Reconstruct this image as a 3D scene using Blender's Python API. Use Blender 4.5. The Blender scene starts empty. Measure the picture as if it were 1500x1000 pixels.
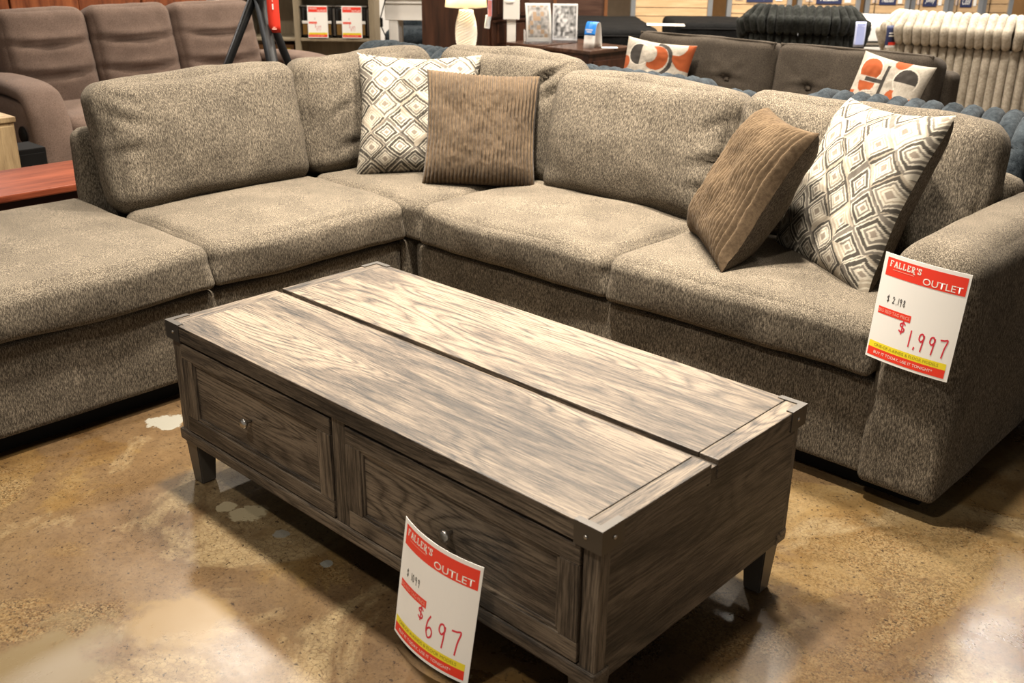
import bpy, bmesh, math, random
from math import sin, cos, pi, radians as R
from mathutils import Vector, Matrix, Euler, noise as mn

random.seed(7)
scene = bpy.context.scene
COL = scene.collection

# ------------------------------------------------------------------ camera
FPX, YAW, PITCH, ROLL = 1487.1, R(133.03), R(21.93), R(0.64)
CAM = Vector((2.365, -1.200, 1.433))
FW = Vector((cos(YAW)*cos(PITCH), sin(YAW)*cos(PITCH), -sin(PITCH)))
_r = Vector((sin(YAW), -cos(YAW), 0)); _u = _r.cross(FW)
RT = _r*cos(ROLL) + _u*sin(ROLL); UP = _u*cos(ROLL) - _r*sin(ROLL)
FH = Vector((cos(YAW), sin(YAW), 0))
cd = bpy.data.cameras.new('camera'); cam = bpy.data.objects.new('camera', cd); COL.objects.link(cam)
cd.sensor_width = 36; cd.lens = FPX/1500*36; cd.clip_start = .05; cd.clip_end = 100
M = Matrix((RT, UP, -FW)).transposed().to_4x4(); M.translation = CAM
cam.matrix_world = M
cd.dof.use_dof = True; cd.dof.focus_distance = 2.9; cd.dof.aperture_fstop = 5.6
scene.camera = cam

# ------------------------------------------------------------------ world, lamps, exposure
w = bpy.data.worlds.new('store_ambience'); scene.world = w; w.use_nodes = True
w.node_tree.nodes['Background'].inputs[0].default_value = (1.0, .94, .86, 1)
w.node_tree.nodes['Background'].inputs[1].default_value = .37
scene.view_settings.view_transform = 'Standard'; scene.view_settings.look = 'None'
scene.view_settings.gamma = 1; scene.view_settings.use_curve_mapping = False
scene.view_settings.exposure = 0.12

LIGHT = .88
def ceiling_or_fill_lamp(x, y, watts, size=.3, spread=150, col=(1, .90, .77), z=4.1):
    l = bpy.data.lights.new('ceiling_or_fill_lamp', 'AREA'); l.shape = 'DISK'; l.size = size
    l.energy = watts*LIGHT; l.color = col; l.spread = R(spread)
    o = bpy.data.objects.new('ceiling_or_fill_lamp', l); COL.objects.link(o); o.location = (x, y, z)
    return o
for a in [(0.30, .50, 180, .26, 95), (-.45, 1.8, 105, .26, 85), (.95, 1.6, 80, .26, 85), (1.3, -1.9, 110, .3, 150), (-1.2, -.8, 20, .3, 120),  # the camera-side lamp is added fill for signs and drawer fronts
          (-3.4, 1.9, 95), (-2.2, 4.3, 130), (.2, 5.0, 110), (-1.2, 6.2, 120), (-5.2, 4.6, 110),
          (-2.6, 8.0, 190), (-4.2, 6.8, 90)]:
    ceiling_or_fill_lamp(*a)
for x, y, wt in ((-7.2, 1.7, 230), (.05, 8.2, 190), (.45, 6.6, 80)):     # cooler tubes whose glints lie on the polished floor
    ceiling_or_fill_lamp(x, y, wt, .55, 170, (1, .95, .90))

# ------------------------------------------------------------------ helpers
def ray(px, py): return FW + RT*((px-750)/FPX) - UP*((py-500)/FPX)
def at(px, py, d):
    v = ray(px, py); return CAM + v*(d/v.dot(FH))
def on(px, py, ax, val):
    v = ray(px, py); return CAM + v*((val-CAM[ax])/v[ax])
RZC = math.atan2(_r.y, _r.x)          # turn of things that stand square to the aisle

def mesh_of(bm, name, smooth=True):
    me = bpy.data.meshes.new(name); bm.normal_update(); bm.to_mesh(me); bm.free()
    if smooth: me.polygons.foreach_set('use_smooth', [True]*len(me.polygons))
    return me
def obj(name, me, mat=None, parent=None, loc=(0, 0, 0), rot=(0, 0, 0), kind=None, label=None):
    o = bpy.data.objects.new(name, me); COL.objects.link(o)
    if mat is not None and me is not None:
        if not me.materials: me.materials.append(mat)
    o.parent = parent; o.location = loc; o.rotation_euler = rot
    if kind: o['kind'] = kind
    if label: o['label'] = label
    return o
def tag(o, label, cat, group=None):
    o['label'] = label; o['category'] = cat
    if group: o['group'] = group
    return o
def thing(name, label, cat, loc=(0, 0, 0), rz=0, group=None):
    o = bpy.data.objects.new(name, None); COL.objects.link(o); o.empty_display_size = .1
    o.location = loc; o.rotation_euler = (0, 0, rz)
    return tag(o, label, cat, group)

def box_bm(boxes, bevel=.004, seg=2):
    bm = bmesh.new()
    for (x0, x1, y0, y1, z0, z1) in boxes:
        b2 = bmesh.new(); bmesh.ops.create_cube(b2, size=1)
        for v in b2.verts:
            v.co = Vector(((x0+x1)/2 + v.co.x*(x1-x0), (y0+y1)/2 + v.co.y*(y1-y0), (z0+z1)/2 + v.co.z*(z1-z0)))
        if bevel:
            m = min(x1-x0, y1-y0, z1-z0)*.45
            bmesh.ops.bevel(b2, geom=list(b2.edges), offset=min(bevel, m), segments=seg, affect='EDGES', profile=.6)
        me = bpy.data.meshes.new('t'); b2.to_mesh(me); b2.free(); bm.from_mesh(me); bpy.data.meshes.remove(me)
    return bm
def box(name, b, mat, parent=None, bevel=.004, seg=2, kind=None, label=None):
    """box given in the parent's frame; the object's origin sits at the box centre"""
    x0, x1, y0, y1, z0, z1 = b
    c = ((x0+x1)/2, (y0+y1)/2, (z0+z1)/2)
    me = mesh_of(box_bm([(x0-c[0], x1-c[0], y0-c[1], y1-c[1], z0-c[2], z1-c[2])], bevel, seg), name, False)
    return obj(name, me, mat, parent, c, kind=kind, label=label)

def cushion_mesh(wx, wy, wz, r=.05, puff=(0, 0, 0), n=26, lump=.004, seed=0, creases=(), dens=.6, rb=None):
    """soft rounded block, centre origin; puff = crown of the x, y, z faces; creases=(face axis, a, b, ang, len, depth)"""
    bm = bmesh.new(); bmesh.ops.create_cube(bm, size=2)
    bmesh.ops.subdivide_edges(bm, edges=list(bm.edges), cuts=n, use_grid_fill=True)
    h = (wx/2, wy/2, wz/2); off = Vector((seed*3.1, seed*1.7, seed*.9))
    for v in bm.verts:
        t = [ (1-dens)*c + dens*sin(pi/2*max(-1, min(1, c))) for c in v.co ]
        p = Vector([t[i]*h[i] for i in range(3)])
        k = max(0, min(1, (t[2]+.75)/1.0)); k = k*k*(3-2*k); r_ = r if rb is None else rb+(r-rb)*k
        inn = Vector([max(-(h[i]-r_), min(h[i]-r_, p[i])) for i in range(3)])
        d = p-inn
        if d.length > 1e-9: p = inn + d.normalized()*r_
        s = [max(0, 1-t[i]*t[i]) for i in range(3)]
        for i in range(3):
            j, k = (i+1) % 3, (i+2) % 3
            if puff[i]: p[i] += puff[i]*t[i]*s[j]*s[k]
        q = p*4+off
        p += Vector((mn.noise(q), mn.noise(q+Vector((9, 3, 1))), mn.noise(q+Vector((2, 8, 5)))))*lump*2.2
        q = p*13+off
        p += p.normalized()*mn.noise(q)*lump*.8
        for (ax, a, b, ang, ln, dep, *wd) in creases:
            wd = wd[0] if wd else .014
            sg = 1 if ax > 0 else -1; i = abs(ax)-1; j, k = [c for c in range(3) if c != i]
            if t[i]*sg > .15:
                dx, dz = p[j]-a, p[k]-b
                lo = dx*cos(ang)+dz*sin(ang); la = -dx*sin(ang)+dz*cos(ang)+.12*lo*lo/ln
                g = math.exp(-(lo/ln)**2*2-(la/wd)**2) - .45*math.exp(-(lo/ln)**2*2-((la-wd*2.1)/(wd*1.4))**2)
                p[i] -= sg*dep*g
        v.co = p
    return mesh_of(bm, 'cushion')

def sweep_mesh(path, rad, seg=12, flat=1.0, expo=2.0, cap=True, side=None):
    """tube along path; rad scalar or list; flat = thickness/width ratio; side = fixed width direction"""
    bm = bmesh.new(); rings = []; n = len(path); P = [Vector(p) for p in path]
    ref = Vector(side) if side is not None else None
    for i, p in enumerate(P):
        t = (P[min(i+1, n-1)]-P[max(i-1, 0)]).normalized()
        if ref is None:
            a = Vector((0, 0, 1)) if abs(t.z) < .9 else Vector((1, 0, 0)); s = t.cross(a).normalized()
            if i and s.dot(prev) < 0: s = -s
        else: s = (ref - t*ref.dot(t)).normalized()
        prev = s; b = t.cross(s); rr = rad[i] if isinstance(rad, (list, tuple)) else rad
        ring = []
        for k in range(seg):
            a = 2*pi*k/seg; c, d = cos(a), sin(a)
            c = math.copysign(abs(c)**(2/expo), c); d = math.copysign(abs(d)**(2/expo), d)
            ring.append(bm.verts.new(p + s*rr*c + b*rr*flat*d))
        rings.append(ring)
    for i in range(n-1):
        for k in range(seg):
            bm.faces.new((rings[i][k], rings[i][(k+1) % seg], rings[i+1][(k+1) % seg], rings[i+1][k]))
    if cap: bm.faces.new(rings[0][::-1]); bm.faces.new(rings[-1])
    return mesh_of(bm, 'sweep')
def round_ends(path, r, k=4):
    """radii for a sausage with round ends, path gets extra points"""
    P = [Vector(p) for p in path]; out, rad = [], []
    d0 = (P[0]-P[1]).normalized(); d1 = (P[-1]-P[-2]).normalized()
    for i in range(k, 0, -1):
        a = pi/2*i/k*.97; out.append(P[0]+d0*r*sin(a)); rad.append(r*cos(a))
    for p in P: out.append(p); rad.append(r)
    for i in range(1, k+1):
        a = pi/2*i/k*.97; out.append(P[-1]+d1*r*sin(a)); rad.append(r*cos(a))
    return out, rad
def spline(pts, m=8):
    P = [Vector(p) for p in pts]; P = [P[0]*2-P[1]]+P+[P[-1]*2-P[-2]]; out = []
    for i in range(1, len(P)-2):
        for k in range(m):
            t = k/m
            out.append(.5*((2*P[i])+(P[i+1]-P[i-1])*t+(2*P[i-1]-5*P[i]+4*P[i+1]-P[i+2])*t*t+(3*P[i]-P[i-1]-3*P[i+1]+P[i+2])*t**3))
    out.append(P[-2]); return out
def lathe_mesh(prof, seg=32, twist=None):
    bm = bmesh.new(); rings = []
    for (r, z) in prof:
        rings.append([bm.verts.new((max(r, 1e-4)*cos(2*pi*k/seg), max(r, 1e-4)*sin(2*pi*k/seg), z)) for k in range(seg)])
    for i in range(len(prof)-1):
        for k in range(seg):
            bm.faces.new((rings[i][k], rings[i][(k+1) % seg], rings[i+1][(k+1) % seg], rings[i+1][k]))
    bm.faces.new(rings[0][::-1]); bm.faces.new(rings[-1])
    return mesh_of(bm, 'lathe')

# ------------------------------------------------------------------ materials
class NT:
    def __init__(s, name):
        s.m = bpy.data.materials.new(name); s.m.use_nodes = True; s.t = s.m.node_tree
        s.b = s.t.nodes['Principled BSDF']
    def n(s, typ, **kw):
        nd = s.t.nodes.new('ShaderNode'+typ)
        for k, v in kw.items(): setattr(nd, k, v)
        return nd
    def l(s, a, b): s.t.links.new(a, b)
    def inp(s, nd, key, v):
        if hasattr(v, 'is_linked') or hasattr(v, 'links'): s.l(v, nd.inputs[key])
        else: nd.inputs[key].default_value = v
    def coord(s, scale=(1, 1, 1), rnd=False, kind='Object'):
        tc = s.n('TexCoord'); mp = s.n('Mapping'); mp.inputs['Scale'].default_value = scale
        s.l(tc.outputs[kind], mp.inputs['Vector']); out = mp.outputs[0]
        if rnd:
            oi = s.n('ObjectInfo'); va = s.n('VectorMath', operation='ADD')
            mu = s.n('VectorMath', operation='SCALE'); s.l(oi.outputs['Random'], mu.inputs[0]); mu.inputs['Scale'].default_value = 17.3
            cb = s.n('CombineXYZ'); s.l(oi.outputs['Random'], cb.inputs[0]); s.l(oi.outputs['Random'], cb.inputs[1]); s.l(oi.outputs['Random'], cb.inputs[2])
            s.l(cb.outputs[0], mu.inputs[0]); s.l(out, va.inputs[0]); s.l(mu.outputs[0], va.inputs[1]); out = va.outputs[0]
        return out
    def noise(s, vec, scale=1, detail=3, rough=.55, dist=0):
        nd = s.n('TexNoise'); nd.inputs['Scale'].default_value = scale; nd.inputs['Detail'].default_value = detail
        nd.inputs['Roughness'].default_value = rough; nd.inputs['Distortion'].default_value = dist
        s.l(vec, nd.inputs['Vector']); return nd.outputs[0]
    def ramp(s, fac, stops, interp='LINEAR'):
        nd = s.n('ValToRGB'); cr = nd.color_ramp; cr.interpolation = interp
        while len(cr.elements) < len(stops): cr.elements.new(.5)
        for e, (p, c) in zip(cr.elements, stops):
            e.position = p; e.color = (*c, 1) if len(c) == 3 else c
        s.l(fac, nd.inputs[0]); return nd.outputs[0]
    def math(s, op, a, b=0.0, c=None):
        nd = s.n('Math', operation=op)
        s.inp(nd, 0, a); s.inp(nd, 1, b)
        if c is not None: s.inp(nd, 2, c)
        return nd.outputs[0]
    def mix(s, fac, a, b, mode='MIX'):
        nd = s.n('Mix', data_type='RGBA', blend_type=mode)
        s.inp(nd, 0, fac)
        for i, v in ((6, a), (7, b)):
            if isinstance(v, tuple): nd.inputs[i].default_value = (*v, 1) if len(v) == 3 else v
            else: s.l(v, nd.inputs[i])
        return nd.outputs[2]
    def bump(s, h, strength=.3, dist=.002):
        nd = s.n('Bump'); nd.inputs['Strength'].default_value = strength; nd.inputs['Distance'].default_value = dist
        s.l(h, nd.inputs['Height']); s.l(nd.outputs[0], s.b.inputs['Normal'])
    def set(s, **kw):
        names = dict(color='Base Color', rough='Roughness', metal='Metallic', sheen='Sheen Weight', sheenr='Sheen Roughness', spec='Specular IOR Level',
                     trans='Transmission Weight', coat='Coat Weight', coatr='Coat Roughness', ior='IOR', alpha='Alpha', emis='Emission Strength', emc='Emission Color')
        for k, v in kw.items():
            if isinstance(v, tuple) and len(v) == 3: v = (*v, 1)
            s.inp(s.b, names[k], v)
        return s.m

def plain(name, col, rough=.6, metal=0, var=.08, sc=8, **kw):
    t = NT(name); f = t.noise(t.coord(), sc, 3)
    c = t.ramp(f, [(.3, tuple(x*(1-var) for x in col)), (.7, tuple(min(1, x*(1+var)) for x in col))])
    return t.set(color=c, rough=rough, metal=metal, **kw)

def tweed(name, dark, mid, light, lat=400, vert=130, sheen=.0, nap=.22, bump=.5):
    t = NT(name)
    s1 = t.noise(t.coord((lat, lat, vert), True), 1, 3, .6)
    s2 = t.noise(t.coord((lat*2.6, lat*2.6, lat*1.6), True), 1, 2, .6)
    f = t.math('MULTIPLY_ADD', s2, .42, t.math('MULTIPLY', s1, .62))
    c = t.ramp(f, [(.36, dark), (.50, mid), (.60, tuple((a+b)/2 for a, b in zip(mid, light))), (.70, light)])
    lo = t.noise(t.coord((1, 1, 1), True), 7, 3, .55)
    tone = t.ramp(lo, [(.3, (1-nap,)*3), (.7, (1+nap*.5,)*3)])
    c = t.mix(1.0, c, tone, 'MULTIPLY')
    t.bump(f, bump, .003)
    return t.set(color=c, rough=.95, sheen=sheen, sheenr=.5, spec=.15)

def plush(name, dark, light, sheen=.5, sc=60, pile=.7):
    sheen *= .18
    t = NT(name)
    f = t.noise(t.coord((1, 1, 1), True), sc, 4, .65)
    g = t.noise(t.coord((1, 1, 1), True), 11, 2)
    h = t.math('ADD', t.math('MULTIPLY', f, .6), t.math('MULTIPLY', g, .4))
    c = t.ramp(h, [(.36, dark), (.64, light)])
    t.bump(t.noise(t.coord((1, 1, 1), True), 320, 3, .7), pile, .004)
    return t.set(color=c, rough=1, sheen=sheen, sheenr=.45, spec=.05)

def wood(name, axis, pale, mid, dark, ring=26, contrast=.8, rough=.5, fine=1.0, bump=.35):
    t = NT(name)
    def sc(along, across):
        v = [across]*3; v[axis] = along; return tuple(v)
    base = t.noise(t.coord(sc(1.0, 7.5), True), 1, 1.2, .4, .15)
    rings = t.math('SINE', t.math('MULTIPLY', base, ring*6.283))
    rings = t.math('POWER', t.math('MULTIPLY_ADD', rings, .5, .5), .45)
    streak = t.noise(t.coord(sc(11, 420), True), 1, 4, .65)
    pores = t.noise(t.coord(sc(40, 800), True), 1, 3, .6)
    cloud = t.noise(t.coord(sc(3.2, 26), True), 1, 5, .62)
    mask = t.ramp(t.noise(t.coord(sc(1.3, 5), True), 1, 2), [(.42, (.12,)*3), (.62, (1,)*3)])
    f = t.math('MULTIPLY_ADD', t.math('MULTIPLY', rings, mask), .26*contrast, t.math('MULTIPLY', streak, .50*fine))
    f = t.math('ADD', f, t.math('MULTIPLY', pores, .26*fine))
    f = t.math('ADD', f, t.math('MULTIPLY', cloud, .46))
    c0 = .5*fine*.76+.23+.075*contrast; wdt = .6+.4*fine
    c = t.ramp(f, [(c0-.14*wdt, dark), (c0-.02*wdt, mid), (c0+.09*wdt, pale), (c0+.24*wdt, tuple(min(1, x*1.3) for x in pale))])
    crack = t.ramp(t.noise(t.coord(sc(13, 310), True), 1, 3, .7), [(.36, (0, 0, 0)), (.49, (1, 1, 1))])
    c = t.mix(.75*fine*min(1, bump*3), c, crack, 'MULTIPLY')
    t.bump(f, bump, .0025)
    return t.set(color=c, rough=rough, spec=.35)

def vcol(name, rough=.9, sheen=.0, bumpsc=500):
    t = NT(name); a = t.n('Attribute'); a.attribute_name = 'print'
    f = t.noise(t.coord(), bumpsc, 2)
    c = t.mix(.5, a.outputs['Color'], t.ramp(f, [(.3, (.72,)*3), (.7, (1.0,)*3)]), 'MULTIPLY')
    t.bump(f, .3, .001)
    return t.set(color=c, rough=rough, sheen=sheen, spec=.15)

m_sofa = tweed('taupe_tweed', (.0095, .0078, .0058), (.060, .0490, .0355), (.27, .228, .172), 380, 95)
m_black = plain('black_base', (.006, .0055, .005), .8, spec=.12)
GP, GM, GD = (.128, .099, .070), (.064, .0485, .0345), (.009, .0077, .0068)
m_wx = wood('weathered_wood_x', 0, GP, GM, GD); m_wy = wood('weathered_wood_y', 1, GP, GM, GD); m_wz = wood('weathered_wood_z', 2, GP, GM, GD)
m_iron = plain('gunmetal', (.085, .078, .070), .38, .75)
m_legs = plain('dark_bronze', (.075, .066, .055), .40, .35)
m_nickel = plain('brushed_nickel', (.42, .40, .37), .3, 1)
m_cord = plush('brown_wale', (.056, .038, .0225), (.112, .078, .047), .35, 90, .25)
m_print = vcol('diamond_print'); m_print2 = vcol('geometric_print')
m_back = tweed('pillow_back_tweed', (.02, .016, .012), (.07, .055, .04), (.18, .15, .115))
m_paper = plain('sign_paper', (.86, .84, .79), .45, var=.01)
m_red = plain('sign_red', (.80, .045, .022), .45, var=.02); m_yel = plain('sign_yellow', (.85, .70, .03), .45, var=.02)
m_ink = plain('pen_black', (.10, .095, .09), .5); m_redink = plain('pen_red', (.68, .035, .06), .5); m_olive = plain('ink_olive', (.32, .27, .02), .5)
m_white_ink = plain('ink_white', (.86, .80, .72), .45, var=.01); m_pink = plain('ink_pink', (.86, .42, .33), .5, var=.02)
m_blue = plush('slate_blue_plush', (.010, .0135, .0165), (.046, .056, .064), .35)
m_dkgrey = plush('charcoal_plush', (.007, .0075, .0065), (.035, .037, .033), .35)
m_cream = plush('cream_plush', (.30, .26, .20), (.54, .48, .39), .3)
m_cream_low = m_cream
m_brown = tweed('brown_weave', (.032, .025, .019), (.072, .058, .044), (.125, .102, .079), 260, 200, .0, .2, .3)
m_recl = tweed('mauve_brown_suede', (.085, .057, .044), (.145, .100, .078), (.20, .142, .113), 220, 220, .03, .18, .25)
m_cherry = wood('cherry_top', 1, (.19, .048, .022), (.14, .033, .014), (.08, .017, .008), 6, .5, .28, .5, .05)
m_cherry_dark = plain('dark_cherry', (.045, .012, .008), .4)
m_oak = wood('pale_oak', 2, (.42, .30, .16), (.33, .23, .12), (.20, .13, .065), 5, .5, .6, .6, .1)
m_esp = wood('espresso', 2, (.060, .024, .013), (.040, .016, .009), (.018, .008, .005), 5, .5, .33, .5, .05)
m_esp_top = wood('espresso_top', 1, (.085, .045, .03), (.055, .028, .018), (.03, .014, .009), 5, .5, .25, .5, .05)
m_wall_wood = wood('redwood_panel', 2, (.30, .090, .030), (.22, .060, .019), (.12, .030, .010), 6, .7, .45, .6, .08)
m_white = plain('white_paint', (.78, .75, .70), .45, var=.02)
m_taupe = wood('taupe_laminate', 2, (.30, .245, .165), (.26, .21, .14), (.20, .16, .105), 4, .3, .6, .5, .05)
m_steel = plain('satin_aluminium', (.42, .44, .46), .35, .7)
m_slat = wood('maple_slat', 0, (.66, .455, .255), (.60, .40, .215), (.50, .325, .17), 3, .3, .5, .4, .03)
m_navy = plain('navy_card', (.022, .030, .085), .5)
def shade_material():
    t = NT('linen_shade'); t.set(color=(.86, .80, .70), rough=.8)
    tr = t.n('BsdfTranslucent'); tr.inputs[0].default_value = (.86, .78, .66, 1); mx = t.n('MixShader'); mx.inputs[0].default_value = .5
    t.l(t.b.outputs[0], mx.inputs[1]); t.l(tr.outputs[0], mx.inputs[2]); t.l(mx.outputs[0], t.t.nodes['Material Output'].inputs[0]); return t.m
m_shade = shade_material()
m_ceramic = plain('ivory_ceramic', (.62, .56, .47), .35, var=.05)
m_acry = NT('clear_acrylic').set(color=(.95, .97, 1), rough=.05, trans=.95, ior=1.3)
m_mattress = tweed('black_quilt', (.001, .001, .001), (.003, .003, .003), (.014, .0135, .013), 90, 90, .0, .3, .8)

FLOOR_C = Vector((-2, 4.5, -.05))      # the slab's own origin
def floor_material():
    t = NT('polished_stained_concrete')
    P = t.coord((1, 1, 1)); 
    wq = t.noise(P, 1.3, 4, .6); big = t.noise(P, 1.1, 5, .62, .6); mid = t.noise(P, 4.2, 6, .68, .5); fin = t.noise(P, 26, 5, .7)
    f = t.math('ADD', t.math('MULTIPLY', big, .62), t.math('MULTIPLY', mid, .42))
    c = t.ramp(f, [(.39, (.036, .021, .011)), (.45, (.085, .047, .018)), (.51, (.130, .076, .027)), (.57, (.165, .104, .040)), (.65, (.220, .155, .073))])
    # exposed aggregate: pale pebbles and dark pits, only where the cap is worn through
    vo = t.n('TexVoronoi', feature='F1'); vo.inputs['Scale'].default_value = 260; t.l(P, vo.inputs['Vector'])
    cell = t.n('SeparateColor'); t.l(vo.outputs['Color'], cell.inputs[0])
    agg = t.ramp(cell.outputs[0], [(0, (.012, .008, .005)), (.14, (.055, .030, .013)), (.45, (.140, .092, .042)), (.8, (.235, .175, .095)), (1, (.15, .072, .026))])
    worn = t.ramp(t.noise(P, 1.7, 4, .6, .8), [(.44, (0, 0, 0)), (.60, (.70, .70, .70))])
    c = t.mix(worn, c, agg)
    # smooth umber stain with a crisp ragged edge, and pale crackled cap
    um = t.ramp(t.noise(P, 1.25, 7, .62, .9), [(.53, (0, 0, 0)), (.56, (.8, .8, .8))])
    c = t.mix(um, c, t.ramp(fin, [(.3, (.095, .058, .029)), (.7, (.140, .090, .046))]))
    pk = t.noise(P, 1.6, 8, .66, 1.1); pm = t.ramp(pk, [(.53, (0, 0, 0)), (.60, (.85, .85, .85))])
    c = t.mix(pm, c, t.ramp(fin, [(.3, (.20, .145, .075)), (.7, (.29, .225, .13))]))
    vc = t.n('TexVoronoi', feature='DISTANCE_TO_EDGE'); vc.inputs['Scale'].default_value = 62; vc.inputs['Randomness'].default_value = 1
    wp = t.n('VectorMath', operation='ADD'); sc = t.n('VectorMath', operation='SCALE'); sc.inputs['Scale'].default_value = .02
    nz = t.n('TexNoise'); nz.inputs['Scale'].default_value = 30; t.l(P, nz.inputs['Vector']); t.l(nz.outputs['Color'], sc.inputs[0]); t.l(P, wp.inputs[0]); t.l(sc.outputs[0], wp.inputs[1]); t.l(wp.outputs[0], vc.inputs['Vector'])
    vein = t.ramp(vc.outputs['Distance'], [(.01, (1, 1, 1)), (.07, (0, 0, 0))])
    c = t.mix(t.math('MULTIPLY', vein, t.math('MULTIPLY', pm, .7)), c, (.075, .036, .015))
    pit = t.ramp(t.noise(P, 95, 2, .5), [(.30, (1, 1, 1)), (.34, (0, 0, 0))])
    c = t.mix(t.math('MULTIPLY', pit, .8), c, (.02, .012, .008))
    spk = t.ramp(t.noise(P, 150, 4, .75), [(.33, (.30, .26, .22)), (.45, (1, 1, 1)), (.70, (1.15, 1.12, 1.05))])
    c = t.mix(.8, c, spk, 'MULTIPLY')
    # old filler patches with a ragged outline of their own
    for (px, py, r, col) in ((245, 618, .060, (.27, .26, .22)), (358, 752, .050, (.42, .36, .235)), (335, 742, .028, (.42, .36, .235)), (411, 782, .02, (.22, .21, .18)), (478, 826, .014, (.2, .2, .18)),
                             (268, 905, .115, (.185, .122, .050)), (60, 975, .16, (.15, .112, .060))):
        q = on(px, py, 2, 0.0) - FLOOR_C
        dn = t.n('VectorMath', operation='DISTANCE'); t.l(P, dn.inputs[0]); dn.inputs[1].default_value = q
        dd = t.math('ADD', dn.outputs['Value'], t.math('MULTIPLY', t.math('SUBTRACT', t.noise(P, 18 if r < .08 else 9, 4, .65), .5), r*2.1))
        k = t.ramp(t.math('DIVIDE', dd, r), [(.86 if r < .08 else .6, (1, 1, 1)), (1.0, (0, 0, 0))])
        c = t.mix(k, c, col)
    c = t.mix(1.0, c, (.56, .55, .53), 'MULTIPLY')
    rr = t.ramp(mid, [(.35, (.24,)*3), (.7, (.38,)*3)])
    t.bump(fin, .06, .002)
    return t.set(color=c, rough=rr, spec=.5, coat=.10, coatr=.2)
m_floor = floor_material()

# ------------------------------------------------------------------ the setting
box('floor', (-12, 8, -7, 16, -.1, 0), m_floor, None, 0, kind='structure')
box('ceiling', (-12, 8, -7, 16, 4.3, 4.4), plain('ceiling_grey', (.35, .33, .30), .9), None, 0, kind='structure')
box('wall_left', (-9.0, -8.9, -7, 16, 0, 4.3), plain('warm_wall', (.50, .40, .28), .9), None, 0, kind='structure')
box('wall_back', (-9.0, 8, 14.0, 14.1, 0, 4.3), plain('ochre_wall', (.55, .30, .12), .9), None, 0, kind='structure')

# redwood panelling behind the recliner: each plank a piece
pw = box('wall_panel', (-5.36, -5.32, -1.05, 3.38, 0, 2.3), m_cherry_dark, None, .002, kind='structure')
ys = [3.364, 3.288] + [3.288-.49*(i+1) for i in range(9)]
for i in range(len(ys)-1):
    p = box('plank', (-.02+.02, .045+.012*(i % 2), ys[i+1]+.004-1.165, ys[i]-.004-1.165, -1.14, 1.14), m_wall_wood, None, .006)
    p.parent = pw; p.location.x += .02
box('trim_1', (-5.42, -5.22, 3.40, 3.53, 0, 2.3), m_white, None, .006, kind='structure')

# ------------------------------------------------------------------ taupe sectional
SL = Vector((-.9, 1.7, 0))
sec = thing('sectional_sofa', 'taupe tweed corner sectional with backless chaise end around the wooden coffee table', 'sofa', SL)
def sp(name, cx, cy, cz, me, rot=(0, 0, 0), mat=m_sofa): return obj(name, me, mat, sec, Vector((cx, cy, cz))-SL, rot)
def sblock(name, b, r=.03, puff=(.006, .006, .004), seed=0, mat=m_sofa, n=22):
    x0, x1, y0, y1, z0, z1 = b
    return sp(name, (x0+x1)/2, (y0+y1)/2, (z0+z1)/2, cushion_mesh(x1-x0, y1-y0, z1-z0, r, puff, n, .0015, seed), mat=mat)
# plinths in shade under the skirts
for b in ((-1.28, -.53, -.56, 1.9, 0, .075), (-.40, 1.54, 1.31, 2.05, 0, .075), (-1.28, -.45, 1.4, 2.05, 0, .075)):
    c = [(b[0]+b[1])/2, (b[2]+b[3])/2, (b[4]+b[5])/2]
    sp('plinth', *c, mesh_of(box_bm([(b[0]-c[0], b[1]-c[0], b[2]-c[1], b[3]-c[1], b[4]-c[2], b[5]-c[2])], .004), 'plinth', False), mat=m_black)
sblock('seat_base', (-1.34, -.47, -.62, 1.215, .065, .346), .016, seed=1)
sblock('seat_base', (-1.34, -.47, 1.225, 2.12, .065, .346), .016, seed=2)
sblock('seat_base', (-.425, 1.41, 1.245, 2.12, .065, .346), .016, seed=3)
sblock('back_frame', (-1.345, -1.225, .385, 2.12, .30, .765), .045, seed=4)
sblock('back_frame', (-1.24, 1.42, 2.02, 2.13, .30, .765), .045, seed=5)
# arm: flared roll top over a flat front
sp('arm_rest', 1.494, 1.673, .392, cushion_mesh(.218, .895, .675, .078, (.008, .006, .010), 34, .0025, 6, rb=.022))
def seat(b, seed, crown=.030, cr=()):
    x0, x1, y0, y1 = b
    me = cushion_mesh(x1-x0, y1-y0, .150, .046, (.010, .010, crown), 38, .004, seed, cr, rb=.018)
    return sp('seat_cushion', (x0+x1)/2, (y0+y1)/2, .432, me)
seat((-1.345, -.438, -.64, .405), 11, .022)
seat((-1.06, -.445, .415, 1.232), 12)
seat((-1.06, -.378, 1.238, 1.86), 13, .018)
seat((-.372, .503, 1.212, 1.86), 14, .034)
seat((.509, 1.384, 1.212, 1.86), 15, .034)
def backc(cx, cy, w_, hgt, th, lean, rz, seed, cz=None, cr=(), pf=.045, sag=0):
    me = cushion_mesh(w_, th, hgt, .066, (.012, pf, .014), 34, .007, seed, cr)
    o = sp('back_cushion', cx, cy, (cz if cz else .487+hgt/2*cos(lean)), me, (0, 0, 0))
    o.rotation_euler = (Matrix.Rotation(rz, 3, 'Z') @ Matrix.Rotation(-lean, 3, 'X')).to_euler()
    return o
FY = -2   # crease face: the cushion's front
CR = ((FY, .36, -.02, .25, .10, .016), (FY, .37, -.12, -.1, .08, .012), (FY, .34, .10, .5, .09, .010))
CL = ((FY, -.34, .08, 2.7, .10, .012), (FY, -.36, -.02, .1, .09, .012), (FY, -.33, .15, 2.6, .09, .010))
backc(-1.115, .810, .825, .465, .185, R(13), R(90), 21, cr=CL)                # left seat
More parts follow.
